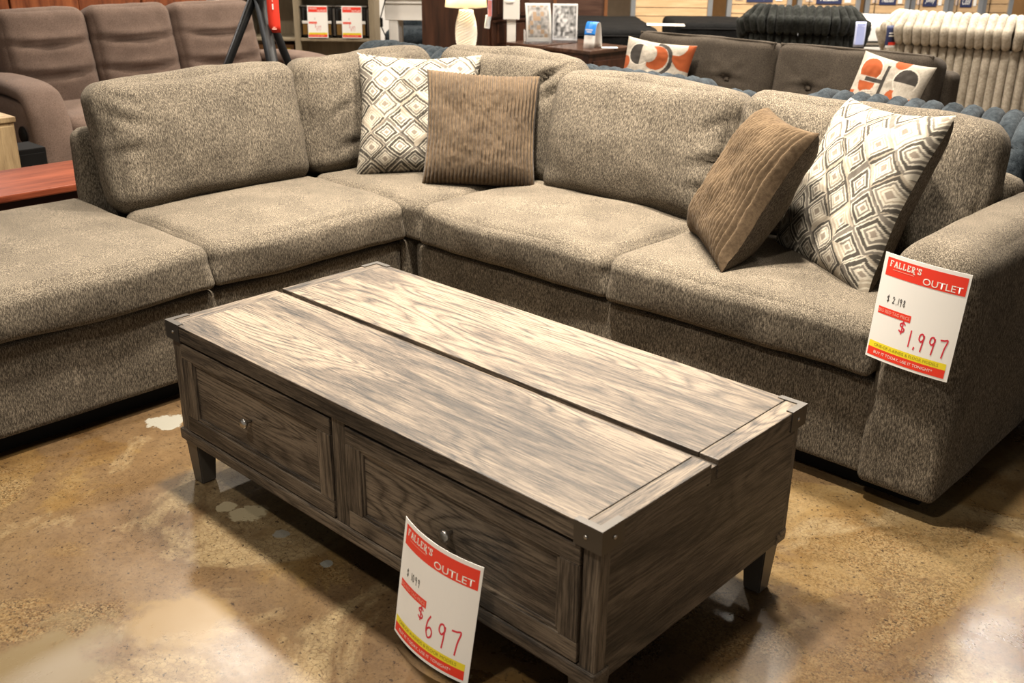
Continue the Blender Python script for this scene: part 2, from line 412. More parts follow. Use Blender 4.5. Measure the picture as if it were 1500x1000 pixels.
backc(-1.13, 1.60, .72, .47, .175, R(11), R(90), 22, cr=((FY, -.2, .02, .4, .12, .012), (FY, -.16, -.12, .1, .1, .012)))   # corner, left wing
backc(-.60, 1.925, .78, .50, .16, R(9), 0, 23, cr=((FY, .27, .17, .6, .12, .02), (FY, .22, .13, .7, .12, .014), (FY, .30, .10, .5, .1, .014)))     # corner, back wing
backc(.155, 1.865, .81, .465, .195, R(14), 0, 24, cr=CR)
backc(.985, 1.872, .84, .465, .185, R(13), 0, 25, cr=CL)

# ------------------------------------------------------------------ throw pillows
def hsh(a, b, k=0):
    v = sin(a*127.1+b*311.7+k*74.7)*43758.5453; return v-math.floor(v)
def diamond_print(u, v):
    nz = mn.noise(Vector((u*9, v*9, 3))); n2 = mn.noise(Vector((u*9, v*9, 8)))
    a, b = u*4.15+nz*.05, v*4.65+n2*.05
    s, t = a+b, a-b
    i, j = math.floor(s), math.floor(t); fx, fy = s-i-.5, t-j-.5
    h1, h2, h3 = hsh(i, j), hsh(i, j, 1), hsh(i, j, 2)
    fx += (h1-.5)*.12; fy += (h2-.5)*.12
    r = 2*max(abs(fx), abs(fy)) + mn.noise(Vector((u*40, v*40, 1)))*.035
    cream, tan, dk, md, taupe = (.43, .39, .315), (.27, .23, .175), (.055, .048, .039), (.135, .118, .097), (.20, .165, .13)
    if h3 > .88: seq = ((.24, taupe), (.36, cream), (.46, tan), (.70, cream), (.86, md), (2, cream))
    elif h3 > .45: seq = ((.18, taupe), (.31, cream), (.45, md), (.55, cream), (.77, dk), (.86, cream), (2, md))
    else: seq = ((.22, taupe), (.35, cream), (.44, tan), (.53, cream), (.68, md), (.76, cream), (.95, dk), (2, tan))
    side = 0 if fx > abs(fy) else 1 if fy > abs(fx) else 2 if -fx > abs(fy) else 3
    hs = hsh(i*4+side, j, 5); r *= .93+.12*hs                      # each stroke of the brush has its own width
    for lim, c in seq:
        if r < lim:
            if c in (dk, md) and hs > .84: return tan
            k = .88+.2*mn.noise(Vector((u*55, v*18, 2))); return tuple(x*k for x in c)
    return cream
def geo_print(u, v):
    """half discs, bars and rings in rust and charcoal on oatmeal"""
    oat = (.52, .46, .38); rust = (.36, .085, .028); ch = (.055, .048, .042); wht = (.70, .63, .53)
    st = (.30, .26, .22)
    wv = .82+.18*(hsh(int(u*60), int(v*60)))
    c = tuple(x*wv for x in oat)
    def disc(cx, cy, r): return (u-cx)**2+(v-cy)**2 < r*r
    def ring(cx, cy, r, w_): return abs(math.hypot(u-cx, v-cy)-r) < w_
    if disc(.27, .76, .17): c = wht if not disc(.27, .76, .155) else (ch if u < .30 else c)
    if disc(.52, .74, .18) and u > .40: c = rust
    if disc(.40, .78, .13) and u > .34: c = tuple(x*wv for x in oat)
    if ring(.50, .72, .24, .028) and u > .5: c = ch
    if .12 < u < .72 and .455 < v < .50: c = ch
    if .32 < u < .375 and .22 < v < .47: c = ch
    if disc(.22, .25, .17) and u < .31: c = wht if not disc(.22, .25, .155) else rust
    if disc(.40, .26, .12) and u > .38: c = rust
    if disc(.64, .33, .17): c = st if int((u+v*.2)*70) % 2 else oat
    if disc(.86, .36, .16): c = st if int(u*80) % 2 else (.5, .44, .37)
    if u > .66 and v > .36 and v < .50 and u-.66 > (.5-v)*.9 and u < .80: c = rust
    if disc(.95, .80, .20) and not disc(.80, .92, .12): c = rust
    if disc(.04, .62, .10) or disc(.98, .08, .16): c = rust
    if .50 < u < .56 and .02 < v < .12: c = rust
    return c
def pillow(name, label, w_, h_, T, loc, rot, front='print', fn=None, mat=None, back=None, n=150, ribs=0, ears=.09, seed=0, group=None, bend=0.0):
    root = tag(bpy.data.objects.new(name, None), label, 'pillow', group); COL.objects.link(root)
    def surf(u, v, sgn):
        x = w_/2*u*(1-ears*(1-v*v)*u*u); z = h_/2*v*(1-ears*(1-u*u)*v*v)
        e = max(0, (1-u**4)*(1-v**4)); th = T/2*e**.55
        q = Vector((u*2.2, v*2.2, seed+sgn)); th += mn.noise(q)*.012*e + mn.noise(q*3)*.004*e
        y = sgn*th + bend*(u*u-.4) + mn.noise(Vector((u*1.5, v*1.5, seed*2.0)))*.012*(u*u+v*v)
        if ribs and sgn < 0:
            f = (u*.5+.5)*ribs + mn.noise(Vector((u*2, v*3, seed)))*.22
            y -= .0195*(abs(sin(pi*f))**.8-.4)*min(1, e*6+.25) + .003*mn.noise(Vector((u*14, v*26, seed)))
        return Vector((x, y, z))
    for part, sgn, N in ((front, -1, n), ('back_panel', 1, 36)):
        bm = bmesh.new(); cl = bm.verts.layers.float_color.new('print') if (fn and sgn < 0) else None
        nx = max(N, ribs*8) if sgn < 0 else N; ny = N if not ribs or sgn > 0 else 60
        def edge(t): return .7*t+.3*sin(pi/2*t)
        g = [[None]*(nx+1) for _ in range(ny+1)]
        for j in range(ny+1):
            for i in range(nx+1):
                u, v = -1+2*i/nx, -1+2*j/ny
                vv = bm.verts.new(surf(u, v, sgn)); g[j][i] = vv
                if cl is not None: c = fn(.5+u/2, .5+v/2); vv[cl] = (*c, 1)
        for j in range(ny):
            for i in range(nx):
                f = (g[j][i], g[j][i+1], g[j+1][i+1], g[j+1][i])
                bm.faces.new(f if sgn < 0 else f[::-1])
        obj(part, mesh_of(bm, part), mat if sgn < 0 else back, root)
    # base of the thing: bottom edge; parts are shifted so the root sits there
    Rm = Euler([R(a) for a in rot]).to_matrix()
    root.location = Vector(loc) + Rm @ Vector((0, 0, -h_/2)); root.rotation_euler = [R(a) for a in rot]
    for c in root.children: c.location = (0, 0, h_/2)
    return root
pillow('throw_pillow', 'square cream pillow with grey diamond print in the corner of the sectional', .51, .51, .17, (-.785, 1.60, .735), (-24, 1, 45.7), 'printed_front', diamond_print, m_print, m_back, 210, seed=1)
pillow('throw_pillow', 'brown wide-wale corduroy pillow leaning on the corner diamond-print pillow', .445, .455, .17, (-.46, 1.635, .712), (-22, 3, 45), 'corduroy_front', None, m_cord, m_back, 60, 29, seed=2, ears=.06)
pillow('throw_pillow', 'brown wide-wale corduroy pillow tilted on the seat beside the arm rest', .47, .47, .17, (.80, 1.535, .715), (-29, -1, -44), 'corduroy_front', None, m_cord, m_back, 60, 27, seed=3, ears=.07)
pillow('throw_pillow', 'square cream pillow with grey diamond print propped against the arm rest', .52, .54, .17, (1.10, 1.63, .735), (-24, -3, -33), 'printed_front', diamond_print, m_print, m_back, 210, seed=5)

# ------------------------------------------------------------------ coffee table
TL_, TW, TH = 1.462, .716, .48
ct = thing('coffee_table', 'weathered grey-brown wooden coffee table with two drawers and metal corner brackets', 'table', (TL_/2, TW/2, 0))
O = Vector((TL_/2, TW/2, 0))
def tb(name, b, mat, parent=None, bevel=.003, **k):
    x0, x1, y0, y1, z0, z1 = b
    return box(name, (x0-O.x, x1-O.x, y0-O.y, y1-O.y, z0, z1), mat, parent or ct, bevel, **k)
yF, yB = .342, .364
for nm, y0, y1 in (('top_panel', 0, yF), ('top_panel', yB, TW)):
    tb(nm, (.046, TL_-.046, y0, y1, .437, TH), m_wx, bevel=.0025)
    for x0, x1 in ((0, .0445), (TL_-.0445, TL_)): tb('end_board', (x0, x1, y0, y1, .437, TH-.0004), m_wy, bevel=.003)
tb('hinge_strip', (.002, TL_-.002, yF-.004, yB+.004, .43, .468), m_wx, bevel=.001)
I = .008
tb('side_panel', (I, .03, .035, TW-.02, .138, .436), m_wy); tb('side_panel', (TL_-.03, TL_-I, .035, TW-.02, .138, .436), m_wy)
tb('back_panel', (.03, TL_-.03, TW-.03, TW-I, .150, .436), m_wx)
for x0, x1 in ((I, .046), (.690, .738), (TL_-.046, TL_-I)):
    tb('front_post', (x0, x1, I, .045, .150, .436), m_wz)
for x0, x1 in ((I, .046), (TL_-.046, TL_-I)): tb('rear_post', (x0, x1, TW-.04, TW-I+.002, .150, .436), m_wz)
tb('bottom_rail', (.002, TL_-.004, .0, .05, .135, .168), m_wx, bevel=.006)
tb('bottom_rail', (.004, TL_-.006, TW-.05, TW-.004, .135, .168), m_wx, bevel=.006)
tb('bottom_board', (.04, TL_-.04, .04, TW-.04, .14, .15), m_legs)
tb('top_rail', (.046, TL_-.046, .014, .045, .425, .436), m_wx)
knob_me = lathe_mesh([(.004, 0), (.0045, .010), (.0055, .014), (.012, .018), (.0145, .022), (.0125, .027), (.006, .0295), (0, .030)], 20)
for x0, x1 in ((.050, .686), (.742, TL_-.050)):
    z0, z1 = .172, .428; d = tb('drawer', (x0+.006, x1-.006, .018, .32, z0+.006, z1-.02), m_wx); c = d.location + O
    def db(name, b, mat, bev=.0025):
        return box(name, (b[0]-c.x, b[1]-c.x, b[2]-c.y, b[3]-c.y, b[4]-c.z, b[5]-c.z), mat, d, bev)
    fw = .048
    db('drawer_rail', (x0, x1, .004, .02, z1-.042, z1), m_wx); db('drawer_rail', (x0, x1, .004, .02, z0, z0+.045), m_wx)
    db('drawer_stile', (x0, x0+fw, .004, .02, z0+.045, z1-.042), m_wz); db('drawer_stile', (x1-fw, x1, .004, .02, z0+.045, z1-.042), m_wz)
    db('drawer_panel', (x0+fw-.002, x1-fw+.002, .0125, .02, z0+.043, z1-.040), m_wx, .001)
    for b in ((x0+fw, x1-fw, .0075, .014, z1-.050, z1-.042), (x0+fw, x1-fw, .0075, .014, z0+.045, z0+.053), (x0+fw, x0+fw+.008, .0075, .014, z0+.05, z1-.045), (x1-fw-.008, x1-fw, .0075, .014, z0+.05, z1-.045)):
        db('panel_moulding', b, m_wx if b[1]-b[0] > .1 else m_wz, .002)
    kx = .351 if x0 < .5 else 1.072
    obj('knob', knob_me, m_nickel, d, Vector((kx, .013, .303))-c, (R(90), 0, 0))
def leg_mesh():
    bm = bmesh.new(); bmesh.ops.create_cube(bm, size=1)
    for v in bm.verts:
        k = .030 if v.co.z > 0 else .0215
        v.co = Vector((math.copysign(k, v.co.x), math.copysign(k, v.co.y), .138 if v.co.z > 0 else 0))
    bmesh.ops.bevel(bm, geom=list(bm.edges), offset=.003, segments=2, affect='EDGES'); return mesh_of(bm, 'leg', False)
lm = leg_mesh()
for x, y in ((.034, .042), (TL_-.048, .042), (.034, TW-.042), (TL_-.048, TW-.042)): obj('leg', lm, m_legs, ct, (x-O.x, y-O.y, 0))
riv = lathe_mesh([(.0045, 0), (.0042, .0016), (.0025, .0028), (0, .0031)], 12)
for sx, sy in ((0, 0), (1, 0), (0, 1), (1, 1)):
    dx, dy = (1 if not sx else -1), (1 if not sy else -1); x, y = sx*TL_, sy*TW
    def rng(a, b): return (min(a, b), max(a, b))
    e = .0022; Lb = .062
    bx = [(*rng(x-dx*e, x+dx*Lb), *rng(y-dy*e, y+dy*.0015), .4335, TH-.0005), (*rng(x-dx*e, x+dx*.0015), *rng(y+dy*.0015, y+dy*Lb), .4335, TH-.0005),
          (*rng(x-dx*e, x+dx*Lb), *rng(y-dy*e, y+dy*.014), TH-.0005, TH+e), (*rng(x-dx*e, x+dx*.014), *rng(y+dy*.014, y+dy*Lb), TH-.0005, TH+e)]
    bk = obj('corner_bracket', mesh_of(box_bm([(a-x, b_-x, c_-y, d_-y, e_-.457, f_-.457) for a, b_, c_, d_, e_, f_ in bx], 0), 'bracket', False), m_iron, ct, (x-O.x, y-O.y, .457))
    obj('rivet', riv, m_nickel, bk, (dx*.034, -dy*e, 0), (R(90 if dy > 0 else -90), 0, 0))
    obj('rivet', riv, m_nickel, bk, (-dx*e, dy*.034, 0), (0, R(-90 if dx > 0 else 90), 0))

# ------------------------------------------------------------------ price signs
DIG = {'$': [[(.85, .80), (.6, .92), (.25, .82), (.2, .64), (.5, .52), (.8, .38), (.72, .16), (.4, .08), (.12, .2)], [(.56, 1.08), (.46, -.08)]],
       '1': [[(.5, 1), (.45, 0)]], '0': [[(.5, 1), (.25, .8), (.2, .3), (.5, 0), (.8, .3), (.8, .75), (.5, 1)]],
       '2': [[(.15, .75), (.4, 1), (.8, .8), (.6, .4), (.15, .02), (.5, .06), (.9, .02)]],
       '6': [[(.55, 1.0), (.28, .7), (.18, .3), (.4, 0), (.75, .1), (.82, .33), (.6, .48), (.3, .38), (.2, .22)]],
       '7': [[(.1, .95), (.5, .97), (.92, 1.0), (.7, .5), (.55, -.1)]], '8': [[(.5, .52), (.25, .75), (.5, 1), (.75, .78), (.5, .52), (.2, .25), (.5, 0), (.8, .25), (.5, .52)]],
       '9': [[(.8, .75), (.6, .98), (.3, .92), (.22, .65), (.5, .52), (.78, .72), (.78, .9), (.72, .4), (.62, -.08)]],
       ',': [[(.35, .06), (.3, -.08)]], ' ': []}
SER = {'F': [[(.15, 0), (.15, 1)], [(0, 1), (.75, 1), (.75, .82)], [(.15, .52), (.5, .52)], [(0, 0), (.32, 0)]],
       'A': [[(.1, 0), (.45, 1)], [(.45, 1), (.82, 0)], [(.22, .36), (.68, .36)], [(0, 0), (.24, 0)], [(.66, 0), (.98, 0)]],
       'L': [[(.18, 0), (.18, 1)], [(.02, 1), (.36, 1)], [(.02, 0), (.78, 0), (.78, .2)]],
       'E': [[(.18, 0), (.18, 1)], [(.02, 1), (.76, 1), (.76, .82)], [(.18, .52), (.55, .52)], [(.02, 0), (.80, 0), (.80, .2)]],
       'R': [[(.18, 0), (.18, 1)], [(.02, 1), (.5, 1), (.72, .88), (.7, .65), (.5, .52), (.18, .52)], [(.42, .52), (.66, .1), (.8, -.22), (1.05, -.25)], [(.02, 0), (.34, 0)]],
       "'": [[(.2, 1.05), (.2, .78)]],
       'S': [[(.75, .78), (.6, .98), (.3, .98), (.14, .78), (.3, .58), (.6, .44), (.78, .22), (.6, 0), (.25, 0), (.1, .2)], [(.76, .72), (.76, .98)], [(.1, .02), (.1, .28)]]}
def strokes(bm, text, font, x, z, h, aspect, gap, pen, bold=1.0):
    for ch in text:
        for pl in font.get(ch, []):
            P = spline([(a, b, 0) for a, b in pl], 5) if font is DIG and len(pl) > 2 else [Vector((a, b, 0)) for a, b in pl]
            Q = [Vector((x+p.x*h*aspect, z+p.y*h)) for p in P]
            for i in range(len(Q)-1):
                d = Q[i+1]-Q[i]
                if d.length < 1e-7: continue
                wd = pen*(bold if font is SER and abs(d.y) > abs(d.x)*.8 else 1)
                d.normalize(); nrm = Vector((-d.y, d.x))*wd/2; a, b = Q[i]-d*pen*.3, Q[i+1]+d*pen*.3
                bm.faces.new([bm.verts.new((v.x, 0, v.y)) for v in (a-nrm, b-nrm, b+nrm, a+nrm)])
        x += h*(aspect+gap)*(.42 if ch in ",'" else (.62 if ch in '1 ' and font is DIG else 1))
    return x
def rect(bm, x0, x1, z0, z1, n=10):
    for i in range(n):
        a, b = x0+(x1-x0)*i/n, x0+(x1-x0)*(i+1)/n
        bm.faces.new([bm.verts.new(v) for v in ((a, 0, z0), (b, 0, z0), (b, 0, z1), (a, 0, z1))])
_tm = {}
def text_bm(s, x, z, h, width, bold=0.0, shear=0):
    key = (s, bold, shear)
    if key not in _tm:
        cu = bpy.data.curves.new('lettering', 'FONT'); cu.body = s; cu.size = 1; cu.offset = bold; cu.shear = shear; cu.resolution_u = 3
        o = bpy.data.objects.new('lettering', cu); COL.objects.link(o)
        dg = bpy.context.evaluated_depsgraph_get(); me = bpy.data.meshes.new_from_object(o.evaluated_get(dg))
        bpy.data.objects.remove(o); bpy.data.curves.remove(cu); _tm[key] = me
    bm = bmesh.new(); bm.from_mesh(_tm[key])
    xs = [v.co.x for v in bm.verts]; ys_ = [v.co.y for v in bm.verts]; x0, x1, y0, y1 = min(xs), max(xs), min(ys_), max(ys_)
    for v in bm.verts: v.co = Vector((x+(v.co.x-x0)/(x1-x0)*width, 0, z+(v.co.y-y0)/(y1-y0)*h))
    return bm
def price_sign(label, w_, h_, bulge, loc, rot, old, new, group=None, twist=0.0, simple=False, nx=.35, nh=.125, mats=None):
    root = tag(bpy.data.objects.new('price_sign', None), label, 'sign', group); COL.objects.link(root)
    def put(name, bm, mat, lift, parent=root):
        for v in bm.verts:
            x, z = v.co.x, v.co.z
            v.co = Vector((x*w_-w_/2, -bulge*(1-(2*x-1)**2)*(1+twist*(z-.5)) - lift, z*h_))
        me = mesh_of(bm, name, False); return obj(name, me, mat, parent)
    bm = bmesh.new(); rect(bm, 0, 1, 0, 1, 20)
    sh = put('sheet', bm, m_paper, 0)
    so = sh.modifiers.new('thickness', 'SOLIDIFY'); so.thickness = .0006; so.offset = -1 
    def band(name, b, mat, lf=.0004): q = bmesh.new(); rect(q, *b, 20); return put(name, q, mat, lf)
    hd = band('header_band', (.045, .975, .80, .965), m_red); rb = band('price_label_band', (.05, .46, .44, .505), m_red)
    yb = band('yellow_band', (.02, .955, .105, .165), m_yel); bb = band('footer_band', (.02, .955, .025, .105), m_red)
    def child(par, name, bm, mat, lf=.0008): return put(name, bm, mat, lf, par)
    q = bmesh.new(); strokes(q, "FALLER'S", SER, .085, .890, .050, .90, .16, .0062, 2.0); child(hd, 'lettering', q, m_white_ink)
    child(hd, 'lettering', text_bm('OUTLET', .50, .815, .060, .44, .004), m_white_ink)
    child(bb, 'lettering', text_bm('BUY IT TODAY, USE IT TONIGHT*', .10, .048, .033, .72), m_white_ink)
    child(yb, 'lettering', text_bm('ONE-OF-A-KINDS & FLOOR MODELS', .09, .122, .028, .78), m_olive)
    child(rb, 'lettering', text_bm('BIG RED TAG PRICE', .06, .457, .031, .385), m_pink)
    if not simple:
        q = bmesh.new(); rect(q, .13, .39, .862, .866, 8); child(hd, 'underline', q, m_pink)
    q = bmesh.new(); strokes(q, old, DIG, .13, .565, .060, .50, .22, .0075); put('handwritten_price', q, m_ink, .0004)
    q = bmesh.new(); x = strokes(q, '$', DIG, nx-.06, .325, .105, .80, .16, .015); strokes(q, new, DIG, x+.012, .225, nh*1.12, .60, .22, .016); put('handwritten_price', q, m_redink, .0004)
    root.location = loc; root.rotation_euler = [R(a) for a in rot]
    return root
price_sign('red and white outlet price sign reading 1,997 pinned to the sectional arm', .214, .284, .010, (1.4805, 1.205, .4215), (1.5, 3.4, 0), '$ 2,198', '1,997', nx=.40, nh=.135)
price_sign('red and white outlet price sign reading 697 hanging from the table drawer knob', .222, .288, .020, (1.068, -.052, .026), (-4, 5.5, 1), '$ 1099', '697', nx=.42, nh=.165)

# ------------------------------------------------------------------ slate blue plush sofa behind the sectional
bs = thing('plush_sofa', 'slate blue fluffy channel-tufted sofa backing onto the taupe sectional', 'sofa', (0, 2.6, 0))
def arch(zt, y0, depth, r, z0=.10, zin=.5):
    return [(0, y0, z0), (0, y0, zt*.45), (0, y0-.01, zt-.14), (0, y0+.02, zt-.05), (0, y0+depth*.5, zt), (0, y0+depth-.02, zt-.06), (0, y0+depth, zt-.16), (0, y0+depth-.01, zin)]
def tube_along(pts, r, m=4, seg=12):
    p, rad = round_ends(spline(pts, m), r); return sweep_mesh(p, rad, seg)
tA = tube_along(arch(.857, -.27, .26, .034), .0345); tB = tube_along(arch(.826, -.25, .24, .034), .034)
x = -2.02
while x < 2.35:
    mid = -.02 < x < .50
    obj('channel_tube', tB if mid else tA, m_blue, bs, (x, -.0, .012 if x > .5 else 0), (0, 0, random.uniform(-.05, .05) + .12)); x += .0675
for xx in (-2.06, -.045, .53, 2.38):
    obj('end_roll', cushion_mesh(.11, .30, .14, .055, (.01, .01, .01), 14, .006, xx), m_blue, bs, (xx, -.13, .803))
obj('seat_block', cushion_mesh(4.3, .62, .30, .06, (.01, .01, .02), 20, .004, 3), m_blue, bs, (.15, .31, .29))
box('sofa_base', (-1.95, 2.25, .05, .58, 0, .15), m_black, bs)

# ------------------------------------------------------------------ brown tufted sofa
br = thing('tufted_sofa', 'brown woven sofa with button-tufted piped back cushions and flat arms', 'sofa', (-.45, 3.9, 0))
L0 = Vector((-.45, 3.9, 0))
def bp(name, b, r, pf, seed, mat=m_brown, n=22, cr=(), lean=0):
    x0, x1, y0, y1, z0, z1 = b
    o = obj(name, cushion_mesh(x1-x0, y1-y0, z1-z0, r, pf, n, .003, seed, cr), mat, br, Vector(((x0+x1)/2, (y0+y1)/2, (z0+z1)/2))-L0, (-lean, 0, 0))
    return o
bp('sofa_base', (-1.6, .42, 3.35, 4.25, .12, .36), .03, (0, 0, 0), 1)
bp('seat_cushion', (-1.42, -.52, 3.33, 4.0, .36, .50), .05, (.01, .01, .02), 2); bp('seat_cushion', (-.51, .24, 3.33, 4.0, .36, .50), .05, (.01, .01, .02), 3)
bp('back_frame', (-1.6, .40, 4.10, 4.25, .3, .80), .04, (0, 0, 0), 4)
bp('arm_rest', (.30, .55, 3.30, 4.12, .12, .64), .028, (.006, .006, .004), 5); bp('arm_rest', (-1.72, -1.46, 3.30, 4.12, .12, .64), .028, (.006, .006, .004), 6)
TF = [(FY, sx*.2, -.03, a, .14, .018) for sx in (-1, 1) for a in (0, pi/2, .8, -.8)]
for x0, x1, s in ((-1.44, -.51, 7), (-.50, .36, 8)):
    c = bp('back_cushion', (x0, x1, 3.92, 4.14, .50, .885), .05, (.008, .03, .004), s, m_brown, 34, TF, R(10))
    hw, hh = (x1-x0)/2-.02, .385/2-.012
    pth = [(-hw, -.085, -hh+.05), (-hw, -.085, hh-.03), (-hw+.03, -.085, hh), (0, -.085, hh+.004), (hw-.03, -.085, hh), (hw, -.085, hh-.03), (hw, -.085, -hh+.05)]
    obj('piping', sweep_mesh(spline(pth, 5), .007, 8), m_brown, c)
    for sx in (-1, 1): obj('tuft_button', cushion_mesh(.03, .012, .03, .005, (0, .004, 0), 5, 0, 1), m_brown, c, (sx*.2, -.108, -.03))
for x, y in ((-1.62, 3.38), (.42, 3.38), (-1.62, 4.18), (.42, 4.18)): obj('leg', lathe_mesh([(.02, 0), (.03, .12)], 12), m_black, br, Vector((x, y, 0))-L0)
pillow('throw_pillow', 'rust and charcoal geometric pillow at the brown sofa end near the nightstands', .42, .40, .15, (-1.145, 3.74, .675), (-16, 4, 14), 'printed_front', geo_print, m_print2, m_brown, 120, seed=7, ears=.08)
pillow('throw_pillow', 'rust and charcoal geometric pillow tilted against the brown sofa flat arm', .37, .40, .14, (.235, 3.72, .70), (-20, 8, 0), 'printed_front', lambda u, v: geo_print(1-v, u), m_print2, m_brown, 120, seed=9, ears=.08)

# ------------------------------------------------------------------ channel-tufted plush armchairs seen from behind
def plush_chair(name, label, loc, rz, W, H, pitch, mat, seed, D=.85, row=.70):
    root = thing(name, label, 'armchair', loc, rz); rnd = random.Random(seed)
    hw = W/2; rc = .26
    path = []                                       # plan: arm - back - arm, walked at the pitch of the channels
    Lb = W-2*rc; arc = pi/2*rc; La = D-rc; tot = 2*La+2*arc+Lb; n = int(tot/pitch)
    for i in range(n+1):
        s = (i+.5)*tot/(n+1)
        if s < La: p, a = (-hw, D-s), pi
        elif s < La+arc: t = (s-La)/rc; p, a = (-hw+rc-rc*cos(t), rc-rc*sin(t)), pi+t
        elif s < La+arc+Lb: p, a = (-hw+rc+(s-La-arc), 0), 1.5*pi
        elif s < La+2*arc+Lb: t = (s-La-arc-Lb)/rc; p, a = (hw-rc+rc*sin(t), rc-rc*cos(t)), 1.5*pi+t
        else: p, a = (hw, rc+(s-La-2*arc-Lb)), 2*pi
        path.append((p, a))
    cache = {}
    for (px, py), a in path:
        k = max(0, min(1, (py-.08)/.45)); k = round(k*5)/5
        h = H - (H-.66)*k
        if k not in cache:
            r = pitch*.54
            up = [(-.045, h*row+.02), (-.075, h*row+.10), (-.050, h-.07), (.03, h), (.12, h-.05), (.17, h-.16), (.18, .48)]
            lowp = [(0, .10), (-.012, h*row*.5), (0, h*row-.03)]
            def mk(pp, rr):
                q, rad = round_ends(spline([(-o_, 0, z) for o_, z in pp], 5), rr); return sweep_mesh(q, rad, 12)
            cache[k] = (mk(up, r), mk(lowp, r*.92))
        jit = rnd.uniform(-.07, .07)
        obj('upper_channel', cache[k][0], mat, root, (px, py, 0), (0, 0, a+jit)); obj('lower_channel', cache[k][1], mat, root, (px, py, 0), (0, 0, a+jit*.3))
    obj('seat_cushion', cushion_mesh(W-.42, D-.2, .26, .07, (.01, .02, .04), 16, .005, seed), mat, root, (0, D/2+.12, .36))
    obj('chair_core', cushion_mesh(W-.10, D-.08, .40, .10, (0, 0, 0), 14, .002, seed), mat, root, (0, D/2+.03, .28))
    obj('base_ring', lathe_mesh([(W*.33, 0), (W*.33, .09)], 32), m_black, root, (0, D/2, 0))
    return root
def hang_tag(label, w_, h_, loc, rz, col, stripes=(), reach=.03):
    root = tag(bpy.data.objects.new('hang_tag', None), label, 'tag'); COL.objects.link(root)
    bm = bmesh.new()
    N = 6
    vs = [[bm.verts.new((x*w_/2, -.006*sin(pi*j/N), j/N*h_)) for x in (-1, 1)] for j in range(N+1)]
    for j in range(N): bm.faces.new((vs[j][0], vs[j][1], vs[j+1][1], vs[j+1][0]))
    o = obj('card', mesh_of(bm, 'card'), col, root); so = o.modifiers.new('t', 'SOLIDIFY'); so.thickness = .002
    for (x0, x1, z0, z1, m) in stripes:
        box('print_block', (x0*w_, x1*w_, -.0105, -.0085, z0*h_, z1*h_), m, root, 0)
    obj('cord', sweep_mesh([(0, 0, h_), (.004, .02, h_+.02), (0, reach, h_+.035)], .0015, 6), m_black, root)
    root.location = loc; root.rotation_euler = (0, 0, rz); return root
pc = at(1173, 60, 8.75)
plush_chair('plush_armchair', 'charcoal black fluffy channel-tufted armchair with a pale blue hang tag', (pc.x, pc.y, 0), RZC-.27, .90, .875, .062, m_dkgrey, 4, row=.785)
cc = at(1408, 70, 7.75)
plush_chair('plush_armchair', 'cream fluffy channel-tufted armchair with a navy hang tag', (cc.x, cc.y, 0), RZC-.58, 1.16, .895, .0625, m_cream, 5, row=.775)
m_ltblue = plain('tag_blue', (.36, .42, .72), .5); m_paleblue = plain('tag_pale', (.55, .60, .82), .5, var=.03)
q = at(1257, 69, 8.5); hang_tag('pale blue paper tag hanging on the charcoal armchair', .085, .195, (q.x, q.y, q.z), RZC, m_paleblue, ((-.38, .38, .86, .94, m_ltblue), (-.36, .36, .1, .80, m_ltblue)), .22)
cm = Matrix.Translation((cc.x, cc.y, 0)) @ Matrix.Rotation(RZC-.58, 4, 'Z'); q = cm @ Vector((-.505, -.045, .655)); hang_tag('navy, red and white tag hanging on the cream armchair', .085, .16, (q.x, q.y, q.z), RZC+.3, m_navy, ((-.5, .5, .0, .10, m_paper), (-.2, .5, .10, .24, m_red), (-.25, .3, .5, .56, m_paper), (-.25, .3, .62, .68, m_paper)), .10)

# ------------------------------------------------------------------ recliner sofa, facing +x
rc_ = thing('recliner_sofa', 'mauve-brown suede three-seat reclining sofa in front of redwood panelling', 'sofa', (-3.7, 1.96, 0), R(90))
# local: x = world +y, y = world -x (front is -y)
def rp(name, cx, cy, cz, size, r, pf, seed, rx=0, cr=(), n=20, parent=None):
    return obj(name, cushion_mesh(*size, r, pf, n, .004, seed, cr), m_recl, parent or rc_, (cx, cy, cz), (rx, 0, 0))
def wx(y): return y-1.96
edges = [1.13, 1.655, 2.20, 2.80]
for i in range(3):
    a, b = wx(edges[i]), wx(edges[i+1]); c, w_ = (a+b)/2, b-a-.012
    lines = ((FY, 0, .085, 0, -.30, .030, .016), (FY, 0, -.085, 0, -.30, .030, .016))
    rp('back_cushion', c, .10, .695, (w_, .22, .60), .060, (.008, .035, .012), 30+i, R(-12), lines, 38)
    rp('seat_cushion', c, -.34, .40, (w_, .62, .20), .07, (.01, .02, .025), 60+i)
    rp('footrest_panel', c, -.64, .20, (w_, .08, .28), .03, (0, .01, 0), 70+i)
rp('back_shell', 0-.0, .30, .50, (1.68, .12, .86), .05, (0, .01, 0), 80, R(-10))
rp('seat_box', 0, -.16, .20, (1.66, .86, .28), .03, (0, 0, 0), 81)
for sx in (-1, 1):
    cx = wx(1.045) if sx < 0 else wx(2.905)
    a = rp('arm_rest', cx, -.17, .325, (.20, .92, .53), .04, (.01, .006, 0), 82+sx)
    pth = spline([(0, .42, .285), (0, .05, .315), (0, -.32, .305), (0, -.44, .245), (0, -.495, .10), (0, -.51, -.08), (0, -.51, -.24)], 6)
    obj('arm_pad', sweep_mesh(pth, .104, 18, .46, 2.8, True, (1, 0, 0)), m_recl, a)
    if sx < 0:
        obj('recline_handle', lathe_mesh([(.045, 0), (.045, .008), (.036, .014), (0, .016)], 24), m_black, a, (-.108, -.395, .10), (0, R(-90), 0))
for i in (-1, 1):
    for j in (-.5, .2): obj('foot', lathe_mesh([(.025, 0), (.03, .07)], 12), m_black, rc_, (i*.78, j, 0))

